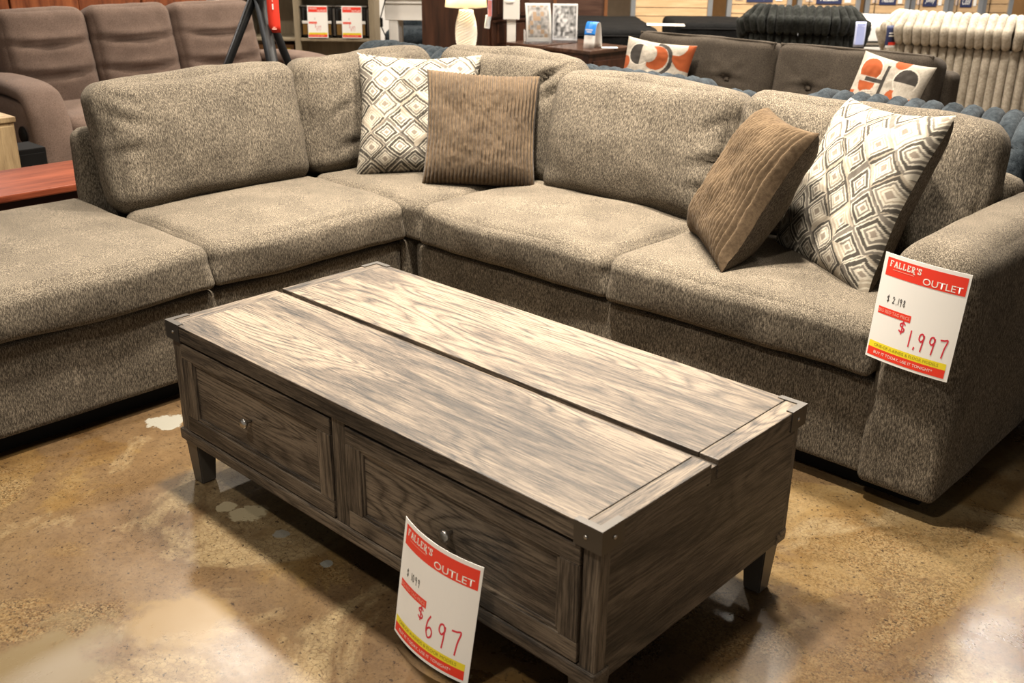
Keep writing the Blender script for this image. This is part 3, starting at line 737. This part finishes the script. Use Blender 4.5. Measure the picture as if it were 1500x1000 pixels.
# cherry table, oak chest and a made-up black box in place of a shadow
rt = thing('low_table', 'low cherry-red wooden table behind the chaise end of the sectional', 'table', (-1.79, .33, 0))
box('table_top', (-.225, .225, -.75, .45, .472, .50), m_cherry, rt, .006)
box('apron', (-.20, .20, -.72, .42, .38, .472), m_cherry_dark, rt, .003)
for x in (-.19, .19):
    for y in (-.70, .40): box('leg', (x-.03, x+.03, y-.03, y+.03, 0, .38), m_cherry_dark, rt, .004)
box('lower_shelf', (-.18, .18, -.68, .38, .12, .145), m_cherry_dark, rt)
q = on(6, 172, 2, .60)
oc = thing('oak_cabinet', 'pale oak side cabinet standing by the recliner arm', 'cabinet', (q.x-.2, q.y-.16, 0))
box('carcass', (-.2, .2, -.22, .2, .03, .575), m_oak, oc); box('cabinet_top', (-.21, .21, -.23, .208, .575, .60), m_oak, oc)
box('door', (.2, .212, -.21, -.005, .05, .56), m_oak, oc); box('door', (.2, .212, .003, .19, .05, .56), m_oak, oc); box('plinth', (-.18, .18, -.2, .18, 0, .03), m_black, oc)
q = on(24, 194, 2, .50)  # added black box, stands in for the cabinet's shadow on the recliner side
sc_ = thing('shadow_stand_in', 'low black box standing in for the shadow between the oak cabinet and the recliner', 'box', (q.x-.04, q.y+.03, 0))
box('body', (-.10, .10, -.075, .075, .02, .425), m_black, sc_, .006); box('front_slab', (.10, .106, -.065, .065, .05, .40), m_black, sc_, .002); box('foot', (-.09, .09, -.07, .07, 0, .02), m_black, sc_, .002)

# ------------------------------------------------------------------ black tripod floor lamp with a red tag
q = at(378, -12, 5.3)
tl = thing('tripod_lamp', 'matte black tripod floor lamp standing between the recliner and the sectional', 'lamp', (q.x, q.y, 0), RZC)
m_tri = plain('matte_black', (.005, .005, .005), .5, spec=.25)
for a in (180, -62, 62):
    d = Vector((cos(R(a)), sin(R(a)), 0))
    obj('leg', sweep_mesh([d*.59, d*.30+Vector((0, 0, q.z*.49)), d*.012+Vector((0, 0, q.z))], [.022, .028, .032], 4, .7), m_tri, tl)
obj('hub', lathe_mesh([(.03, q.z-.05), (.045, q.z-.03), (.045, q.z+.03), (.02, q.z+.05)], 20), m_tri, tl)
obj('stem', lathe_mesh([(.012, q.z+.04), (.012, q.z+.25)], 12), m_tri, tl)
sh = bmesh.new(); bmesh.ops.create_cone(sh, cap_ends=False, segments=40, radius1=.24, radius2=.20, depth=.30)
so = obj('lamp_shade', mesh_of(sh, 'shade'), m_shade, tl, (0, 0, q.z+.38)); md = so.modifiers.new('t', 'SOLIDIFY'); md.thickness = .003
t0 = at(403, 48, 5.22)
hang_tag('long red plastic tag hanging from the black tripod lamp', .058, .22, t0, RZC, m_red, ((-.06, .06, .50, .62, m_paper), (-.2, .2, .07, .10, m_pink), (-.1, .1, .11, .13, m_pink), (-.04, .03, .66, .9, m_pink)))

# ------------------------------------------------------------------ open bookcase with boxed goods
q = at(436, 56, 9.4)
bk = thing('bookcase', 'tall open taupe laminate bookcase with two bays', 'bookcase', (q.x, q.y, 0), RZC)
uL, uR, sz = -.725, .652, q.z
for xa, nm in ((uL-.03, 'upright'), (-.025, 'upright'), (uR-.01, 'upright')): box(nm, (xa, xa+.05, 0, .38, 0, 1.75), m_taupe, bk)
for z in (.06, sz-.012, 1.02, 1.42, 1.72):
    box('shelf', (uL+.02, -.025, .005, .37, z-.012, z+.013), m_taupe, bk); box('shelf', (.025, uR-.01, .005, .37, z-.012, z+.013), m_taupe, bk)
box('back_board', (uL, uR, .372, .38, .03, 1.73), m_taupe, bk)
M2 = Matrix.Translation(bk.location) @ Matrix.Rotation(RZC, 4, 'Z')
m_amber = plain('amber_glass', (.18, .10, .03), .15); m_gloss = plain('gloss_black', (.010, .009, .008), .12)
def heater(x, label):
    r = thing('lantern_heater', label, 'heater', M2 @ Vector((x, .10, sz+.001)), RZC, 'boxed heaters on the bookcase shelf')
    obj('body', cushion_mesh(.285, .20, .27, .03, (0, 0, 0), 14, 0, 0), m_gloss, r, (0, .02, .139))
    box('white_band', (-.13, .13, -.087, -.078, .125, .148), m_white, r, .002)
    box('amber_window', (-.125, .125, -.086, -.078, .03, .12), m_amber, r, .002)
    box('chrome_trim', (-.145, .145, -.084, .05, .268, .276), m_nickel, r, .002)
    box('side_rail', (-.150, -.143, -.06, .08, .02, .25), m_nickel, r, .002); box('side_rail', (.143, .150, -.06, .08, .02, .25), m_nickel, r, .002)
    box('foot', (-.12, .12, -.06, .08, 0, .006), m_black, r, 0)
    return r
heater(.175, 'gloss black boxed heater on the bookcase shelf next to the centre upright')
heater(.478, 'gloss black boxed heater on the bookcase shelf next to the end upright')
for x, lb in ((.175, 'small outlet price sign leaning on the heater next to the centre upright'), (.478, 'small outlet price sign leaning on the heater next to the end upright')):
    s = price_sign(lb, .178, .272, .004, M2 @ Vector((x+.012, -.002, sz+.006)), (-3, 0, math.degrees(RZC)), '$ 1099', '697', simple=True, group='price signs on the bookcase')
    for c in list(s.children):
        if c.name.startswith('handwritten'): c.scale = (.7, 1, 1)
# left bay: boxed goods with sign, and carton
r = thing('lantern_heater', 'boxed heater half hidden behind the recliner in the other bookcase bay', 'heater', M2 @ Vector((-.55, .12, sz+.001)), RZC)
obj('body', cushion_mesh(.285, .20, .27, .03, (0, 0, 0), 14, 0, 0), m_gloss, r, (0, .02, .139)); box('white_band', (-.13, .13, -.087, -.078, .125, .148), m_white, r, .002); box('foot', (-.12, .12, -.06, .08, 0, .006), m_black, r, 0)
price_sign('outlet price sign on the heater seen above the recliner headrest', .23, .272, .004, M2 @ Vector((-.55, .01, sz+.006)), (-3, 0, math.degrees(RZC)), '$ 1099', '697', simple=True)
r = thing('carton', 'brown carton with a yellow and white label on the lower bookcase shelf', 'box', M2 @ Vector((-.22, .10, .0735)), RZC)
box('body', (-.16, .16, 0, .22, 0, .40), plain('kraft_board', (.30, .16, .07), .8), r); box('label_panel', (.02, .13, -.003, .001, .03, .29), m_paper, r, 0); box('label_panel', (.02, .13, -.003, .001, .29, .37), m_yel, r, 0)

# ------------------------------------------------------------------ white desk behind the chest, black stand, far white partition
box('wall_partition', (0, .06, 0, .05, 0, .05), m_white, None, 0, kind='structure')
pw2 = bpy.data.objects['wall_partition']; pA = at(540, 40, 12.2); pw2.data = mesh_of(box_bm([(0, 1.0, 0, .08, 0, 2.4)], 0), 'partition', False); pw2.data.materials.append(m_white); pw2.location = (pA.x, pA.y, 0); pw2.rotation_euler = (0, 0, RZC)
a, b = at(564, 32, 10.0), at(722, 29, 10.0)
dk = thing('console_desk', 'white painted desk with moulded apron behind the dark chest', 'desk', ((a.x+b.x)/2, (a.y+b.y)/2, 0), math.atan2(b.y-a.y, b.x-a.x))
Ld = (b-a).length; zb_ = (a.z+b.z)/2
box('apron', (-Ld/2, Ld/2, 0, .5, zb_, zb_+.20), m_white, dk, .005); box('desk_top', (-Ld/2-.03, Ld/2+.03, -.03, .55, zb_+.20, zb_+.235), m_white, dk, .008)
box('moulding', (-Ld/2, Ld/2, -.012, .0, zb_+.150, zb_+.165), m_white, dk, .004)
for x in (-Ld/2+.035, Ld/2-.125):
    for y in (.005, .42): box('leg', (x, x+.085, y, y+.07, 0, zb_), m_white, dk, .006)
q = at(557, 60, 9.9)
bs2 = thing('wire_stand', 'thin black wire stand with a small box beside the bookcase', 'stand', (q.x, q.y, 0), RZC)
zc = at(557, 33, 9.9).z
for d in ((.0, 0), (.12, .02), (-.06, .1)): obj('leg', sweep_mesh([(d[0]*2.2, d[1]*2, 0), (0, 0, zc)], .006, 6), m_black, bs2)
box('control_box', (-.028, .028, -.03, .03, zc-.04, zc+.04), m_black, bs2, .004)
obj('cord', sweep_mesh([(.01, 0, zc+.04), (.06, 0, zc+.2), (.09, .0, zc+.4)], .006, 6), m_black, bs2)
q = at(602, 62, 11.1)
gc = thing('grey_chair', 'slate grey upholstered chair glimpsed under the white desk', 'chair', (q.x, q.y, 0), RZC)
obj('seat', cushion_mesh(.5, .5, .18, .06, (.01, .02, .02), 12, .004, 2), m_blue, gc, (0, .05, .40)); obj('backrest', cushion_mesh(.5, .14, .48, .06, (0, .02, 0), 12, .004, 3), m_blue, gc, (.10, .30, .66), (R(-8), R(14), 0))
for x in (-.2, .2):
    for y in (-.15, .25): box('leg', (x-.018, x+.018, y-.018, y+.018, 0, .33), m_black, gc)

# ------------------------------------------------------------------ dark chest of drawers, white end table, table lamp
q = on(714.5, 68, 1, 4.95)
ch = thing('chest_of_drawers', 'tall espresso chest of drawers turned side-on behind the table lamp', 'chest', (q.x-.38, 4.95, 0))
CX = .38
box('carcass', (-.42, CX, 0, .50, .06, 1.25), m_esp, ch, .004); box('chest_top', (-.45, CX+.03, -.03, .53, 1.25, 1.285), m_esp, ch, .006); box('plinth', (-.40, CX-.02, .02, .48, 0, .06), m_esp, ch)
zz = .08
for i in range(5):
    d = box('drawer', (CX, CX+.018, .03, .47, zz+.012, zz+.215), m_esp, ch, .006)
    box('drawer_moulding', (.009, .022, -.22, .22, .094, .110), m_esp, d, .004)
    box('drawer_panel', (.009, .014, -.16, .16, -.075, .075), m_esp, d, .003)
    for y in (-.02,): obj('knob', knob_me, m_nickel, d, (.012, y, -.01), (0, R(90), 0))
    zz += .232
q = on(761, 79, 2, .64)
et = thing('end_table', 'white painted end table with moulded top under the lamp', 'table', (q.x-.3, q.y-.3, 0))
box('table_top', (-.3, .3, -.3, .3, .61, .64), m_white, et, .010, 3); box('top_moulding', (-.275, .275, -.275, .275, .585, .61), m_white, et, .006); box('apron', (-.25, .25, -.25, .25, .45, .585), m_white, et)
box('drawer', (.25, .262, -.2, .2, .465, .57), m_white, et)
for x in (-.225, .225):
    for y in (-.225, .225): box('leg', (x-.028, x+.028, y-.028, y+.028, 0, .45), m_white, et)
box('lower_shelf', (-.22, .22, -.22, .22, .15, .17), m_white, et)
q = on(683, 76, 2, .641)
lp = thing('table_lamp', 'ivory faceted ceramic table lamp with a white drum shade', 'lamp', (q.x, q.y, .641))
def lamp_body():
    bm = bmesh.new(); seg, hz = 22, 22; Hh = .285; rings = []
    for j in range(hz+1):
        t = j/hz; r = .050+.026*sin(pi*min(1, t*1.08))**.8 + .0
        r *= 1 if t < .97 else .96
        ring = []
        for k in range(seg):
            f = .0035*(1 if (k+j) % 2 else -1)
            a = 2*pi*(k+j*.35)/seg; ring.append(bm.verts.new(((r+f)*cos(a), (r+f)*sin(a), t*Hh)))
        rings.append(ring)
    for j in range(hz):
        for k in range(seg): bm.faces.new((rings[j][k], rings[j][(k+1) % seg], rings[j+1][(k+1) % seg], rings[j+1][k]))
    bm.faces.new(rings[0][::-1]); bm.faces.new(rings[-1]); return mesh_of(bm, 'lamp_body', False)
obj('lamp_body', lamp_body(), m_ceramic, lp)
obj('neck', lathe_mesh([(.012, .28), (.012, .36)], 16), plain('brass', (.55, .42, .18), .3, 1), lp)
sh = bmesh.new(); bmesh.ops.create_cone(sh, cap_ends=False, segments=48, radius1=.148, radius2=.118, depth=.24)
so = obj('lamp_shade', mesh_of(sh, 'shade'), m_shade, lp, (0, 0, .425)); md = so.modifiers.new('t', 'SOLIDIFY'); md.thickness = .003
l = bpy.data.lights.new('bulb', 'POINT'); l.energy = 14; l.color = (1, .85, .55); l.shadow_soft_size = .04
lo = bpy.data.objects.new('bulb', l); COL.objects.link(lo); lo.location = lp.location + Vector((0, 0, .42))
t0 = lp.location + _r*.168 - FH*.02; t0.z = at(715, 28, 7.2).z
pt = hang_tag('pink and silver tag with a crumpled clear sleeve hanging from the lamp shade', .030, .19, t0, RZC, m_paleblue, ((-.45, .45, .0, .55, plain('tag_pink', (.62, .22, .22), .5)),), .02)
obj('plastic_sleeve', cushion_mesh(.045, .012, .09, .005, (0, .006, 0), 10, .008, 3), plain('clear_film', (.46, .47, .49), .15), pt, (-.008, -.002, -.043), (0, R(8), 0))
obj('loop', sweep_mesh([(0, .02, .20), (-.012, .03, .21), (-.035, .03, .20)], .0015, 6), m_black, pt)

q = on(749, 45, 0, -3.56); zk = on(749, 28, 0, -3.56).z
wp_ = thing('display_post', 'white painted post with a square moulded block between the chest and the nightstands', 'post', (q.x, q.y, 0), RZC)
box('post', (-.036, .036, -.03, .03, 0, zk), m_white, wp_, .004); box('block', (-.066, .066, -.05, .05, zk, zk+.34), m_white, wp_, .004); box('moulding', (-.05, .02, -.058, -.05, zk+.13, zk+.145), m_white, wp_, .003)

# ------------------------------------------------------------------ nightstands with displays
def nightstand(label, near, sx, sy, h):
    """near = the (+x,-y) corner"""
    r = thing('nightstand', label, 'nightstand', (near.x-sx/2, near.y+sy/2, 0))
    box('nightstand_top', (-sx/2, sx/2, -sy/2, sy/2, h-.028, h), m_esp_top, r, .006); box('carcass', (-sx/2+.02, sx/2-.025, -sy/2+.02, sy/2-.02, .08, h-.028), m_esp, r)
    z = .12; dh = (h-.18)/2
    for i in range(2):
        d = box('drawer', (sx/2-.025, sx/2-.012, -sy/2+.06, sy/2-.06, z, z+dh-.02), m_esp, r, .005)
        obj('knob', knob_me, m_nickel, d, (.006, 0, 0), (0, R(90), 0)); z += dh
    for x in (-sx/2+.045, sx/2-.05):
        for y in (-sy/2+.045, sy/2-.045): box('foot', (x-.025, x+.025, y-.025, y+.025, 0, .08), m_esp, r)
    return r
nA = on(793, 67, 2, .62); nB = on(864, 75, 2, .63)
nightstand('espresso nightstand carrying two brochure displays', nA, .38, .66, .62)
nightstand('espresso nightstand carrying a blue and white arch display', nB, .44, .54, .63)
def flyer_print(u, v):
    k = hsh(int(u*7), int(v*9)); g = mn.noise(Vector((u*9, v*11, 2)))*.5+.5
    if v < .12 or v > .94 or u < .07 or u > .93: return (.50, .48, .45)
    if k > .62: return (.40*g+.12, .38*g+.11, .36*g+.10)
    if k > .42: return (.30, .21, .14)
    return (.06+.34*g, .06+.32*g, .06+.30*g)
def flyer_bw(u, v):
    g = mn.noise(Vector((u*9, v*10, 5)))*.6+.45; k = hsh(int(u*6), int(v*8), 4); g = min(.55, max(.03, g*(.25+k*.7)))
    if v > .95 or v < .06 or u < .06 or u > .94: g = .5
    return (g, g*.98, g*.96)
def brochure(label, loc, rz, fn, wd=.215, ht=.28, bow=.03):
    r = thing('brochure_display', label, 'display', loc, rz)
    bm = bmesh.new(); cl = bm.verts.layers.float_color.new('print'); N = 44; g = []
    for j in range(N+1):
        row = []
        for i in range(N+1):
            u, v = i/N, j/N; vv = bm.verts.new(((u-.5)*wd, .10*v - bow*sin(pi*v), .012+v*ht)); vv[cl] = (*fn(u, v), 1); row.append(vv)
        g.append(row)
    for j in range(N):
        for i in range(N): bm.faces.new((g[j][i], g[j][i+1], g[j+1][i+1], g[j+1][i]))
    o = obj('brochure', mesh_of(bm, 'brochure'), m_print2, r); s = o.modifiers.new('t', 'SOLIDIFY'); s.thickness = .002; s.offset = 1
    bx = [(-wd/2-.006, wd/2+.006, -.03, .15, 0, .004), (-wd/2-.006, -wd/2-.002, -.03, .12, .004, .10), (wd/2+.002, wd/2+.006, -.03, .12, .004, .10), (-wd/2, wd/2, -.034, -.030, 0, .04)]
    obj('holder', mesh_of(box_bm(bx, 0), 'holder', False), m_acry, r)
    return r
q = on(788, 64.5, 2, .621); brochure('brochure display with a coloured room photo on the nightstand', (q.x-.02, q.y+.03, .621), RZC+.12, flyer_print, .20, .285, .035)
q = on(826, 62.5, 2, .621); brochure('brochure display with a grey photo collage on the nightstand', (q.x-.02, q.y+.03, .621), RZC-.05, flyer_bw, .20, .275, .008)
q = on(868, 70, 2, .631)
ar = thing('arch_display', 'bent blue and white card arch standing on the nightstand', 'display', (q.x, q.y, .631), RZC-.55)
def arch_strip(t0, t1, mat, name, lift=0):
    bm = bmesh.new(); N = 20; vs = []
    for j in range(N+1):
        t = t0+(t1-t0)*j/N; s = abs(2*t-1); x = (.065+lift)*math.copysign(s**.8, 2*t-1); z = (.185+lift)*(1-s**2.6)
        vs.append([bm.verts.new((y, x, z)) for y in (-.045, .045)])
    for j in range(N): bm.faces.new((vs[j][0], vs[j][1], vs[j+1][1], vs[j+1][0]))
    o = obj(name, mesh_of(bm, name), mat, ar); s = o.modifiers.new('t', 'SOLIDIFY'); s.thickness = .0025; s.offset = 0
    return o
arch_strip(0, 1, m_white, 'card'); m_br = plain('bright_blue', (.02, .22, .70), .4); bl = arch_strip(.12, .52, m_br, 'blue_panel', .002)
for z, wd in ((.135, .03), (.120, .02)): box('lettering', (-wd, wd, -.068, -.066, z-.004, z+.004), m_white, ar, 0)
q = on(893, 70, 2, .6305); tag(obj('paper_card', mesh_of(box_bm([(-.06, .06, -.04, .04, 0, .003)], 0), 'card', False), m_white, None, (q.x, q.y, .6305), (0, 0, RZC)), 'small white card lying flat on the nightstand', 'card')

# ------------------------------------------------------------------ bed with panelled headboard and black mattresses
q = at(822, 22, 11.3)
hb = thing('bed_headboard', 'dark brown panelled headboard behind the black mattress', 'headboard', (q.x, q.y, 0), RZC)
m_hb = wood('headboard_wood', 0, (.085, .045, .030), (.062, .031, .021), (.035, .017, .011), 5, .4, .4, .5, .05)
m_hbp = plain('headboard_rail', (.16, .062, .022), .4)
box('panel', (-.47, .47, .02, .05, .1, 1.3), m_hb, hb)
for x in (-.49, -.085, .455): box('stile', (x, x+.035, 0, .06, 0, 1.32), m_hbp, hb)
box('head_rail', (-.5, .5, -.01, .07, 1.3, 1.36), m_hbp, hb)
def mattress(label, a, b, depth, zt, th, grp=None):
    """a, b = near top edge ends on the ground plan"""
    r = thing('mattress_bed', label, 'bed', ((a.x+b.x)/2, (a.y+b.y)/2, 0), math.atan2(b.y-a.y, b.x-a.x)); Lm = (b.xy-a.xy).length
    quilt = [(3, x*.18+.09*(k % 2)-Lm/2, .1+k*.16-depth/2, 0, .06, .012) for x in range(int(Lm/.18)+1) for k in range(3)]
    obj('mattress', cushion_mesh(Lm, depth, th, .05, (.005, .005, .012), 30, .004, 4, quilt[:24]), m_mattress, r, (0, depth/2, zt-th/2))
    obj('piping', sweep_mesh([(-Lm/2+.05, -.003, zt-.05), (Lm/2-.05, -.003, zt-.05)], .008, 6), m_black, r); box('box_spring', (-Lm/2+.02, Lm/2-.02, .02, depth-.02, .16, zt-th), m_black, r, .02, 3)
    for x in (-Lm/2+.1, Lm/2-.1):
        for y in (.1, depth-.1): box('leg', (x-.03, x+.03, y-.03, y+.03, 0, .16), m_black, r)
    return r
mattress('black quilted mattress on a bed in front of the panelled headboard', at(776, 40, 9.2), at(968, 52, 9.2), 1.7, .655, .28)
mattress('black quilted mattress next to the charcoal armchair', at(990, 48, 10.2), at(1115, 48, 10.2), 1.0, .64, .26)
q = on(975, 36.5, 2, .672); tag(obj('paper_sheet', mesh_of(box_bm([(-.17, .17, -.11, .11, 0, .003)], 0), 'sheet', False), m_white, None, (q.x, q.y, .672), (0, 0, RZC-.1)), 'white paper sheet lying on the black mattress', 'paper')
q = at(1292, 78, 10.0)
wm = thing('mattress_bed', 'white mattress with a grey stripe between the two plush armchairs', 'bed', (q.x, q.y, 0), RZC)
obj('mattress', cushion_mesh(1.1, 1.1, .22, .05, (0, .004, .01), 14, .002, 1), m_white, wm, (0, .55, .58)); box('box_spring', (-.55, .55, 0, 1.1, .2, .46), plain('grey_ticking', (.45, .42, .38), .8), wm, .03, 3); box('stripe', (-.54, .54, -.004, .01, .50, .515), m_black, wm, 0); box('stand', (-.50, .50, .05, 1.05, 0, .2), m_black, wm)

# ------------------------------------------------------------------ slat-wall display racks
cards = {3: 'Nathan', 4: 'Johnny', 5: 'Cool', 2: 'Nilsson', 1: 'Maisy'}
m_ply = plain('card_photo', (.62, .50, .42), .6, var=.3, sc=30)
for i, (pl, pr, lab) in enumerate([(930, 1035, 'widest slat-wall rack behind the black mattresses'), (1070, 1150, 'slat-wall rack half hidden behind the charcoal armchair'), (1172, 1250, 'slat-wall rack above the charcoal armchair tag'),
                                   (1271, 1322, 'slat-wall rack between the two plush armchairs'), (1337, 1379, 'slat-wall rack with a navy card, first one behind the cream armchair'), (1393, 1429, 'slat-wall rack with a navy card beside the bare end rack'), (1441, 1473, 'narrow bare slat-wall rack at the end of the row')]):
    d = 12.0 + .12*i
    if i == 3: lab = 'slat-wall rack with a navy card above the white mattress'
    a, b = at(pl, 24, d), at(pr, 24, d); c = (a+b)/2; Lw = (b.xy-a.xy).length
    r = thing('display_rack', 'maple ' + lab, 'display rack', (c.x, c.y, 0), RZC, None)
    box('upright', (-Lw/2-.055, -Lw/2, -.03, .03, 0, 2.1), m_steel, r, .006); box('upright', (Lw/2, Lw/2+.055, -.03, .03, 0, 2.1), m_steel, r, .006)
    box('backing', (-Lw/2, Lw/2, .004, .012, .12, 2.05), plain('slat_groove', (.10, .06, .03), .7), r, 0)
    z = .12; sh_ = .092 if i < 1 else .098
    while z < 2.0:
        box('slat', (-Lw/2, Lw/2, -.012, .005, z, z+sh_-.008), m_slat, r, .002); z += sh_
    if i in (1, 2, 3, 4, 5):
        zt = at((pl+pr)/2, (6, 3, 5.5, 7, 9.5, 10.5)[i], d).z
        cw = Lw*.24
        cdp = box('name_card', (-cw, cw, -.022, -.016, zt, zt+.17), m_navy, r, 0)
        tb_ = text_bm(cards[i], -cw*.7, -.055, .075, cw*1.4, .01, .35); me = mesh_of(tb_, 'lettering', False); obj('lettering', me, m_paper, cdp, (0, -.004, 0))
        box('swatch_card', (-Lw*.44, -Lw*.30, -.020, -.014, zt+.02, zt+.17), m_ply, r, 0); box('swatch_card', (Lw*.29, Lw*.41, -.020, -.014, zt+.015, zt+.17), m_paper, r, 0)
    if i >= 2: obj('cord', sweep_mesh([(-Lw*.36, -.03, 1.0), (-Lw*.37, -.035, .7), (-Lw*.36, -.03, .56)], .004, 5), m_black, r)
    box('foot', (-Lw/2-.06, Lw/2+.06, -.18, .18, 0, .04), m_steel, r, .004)
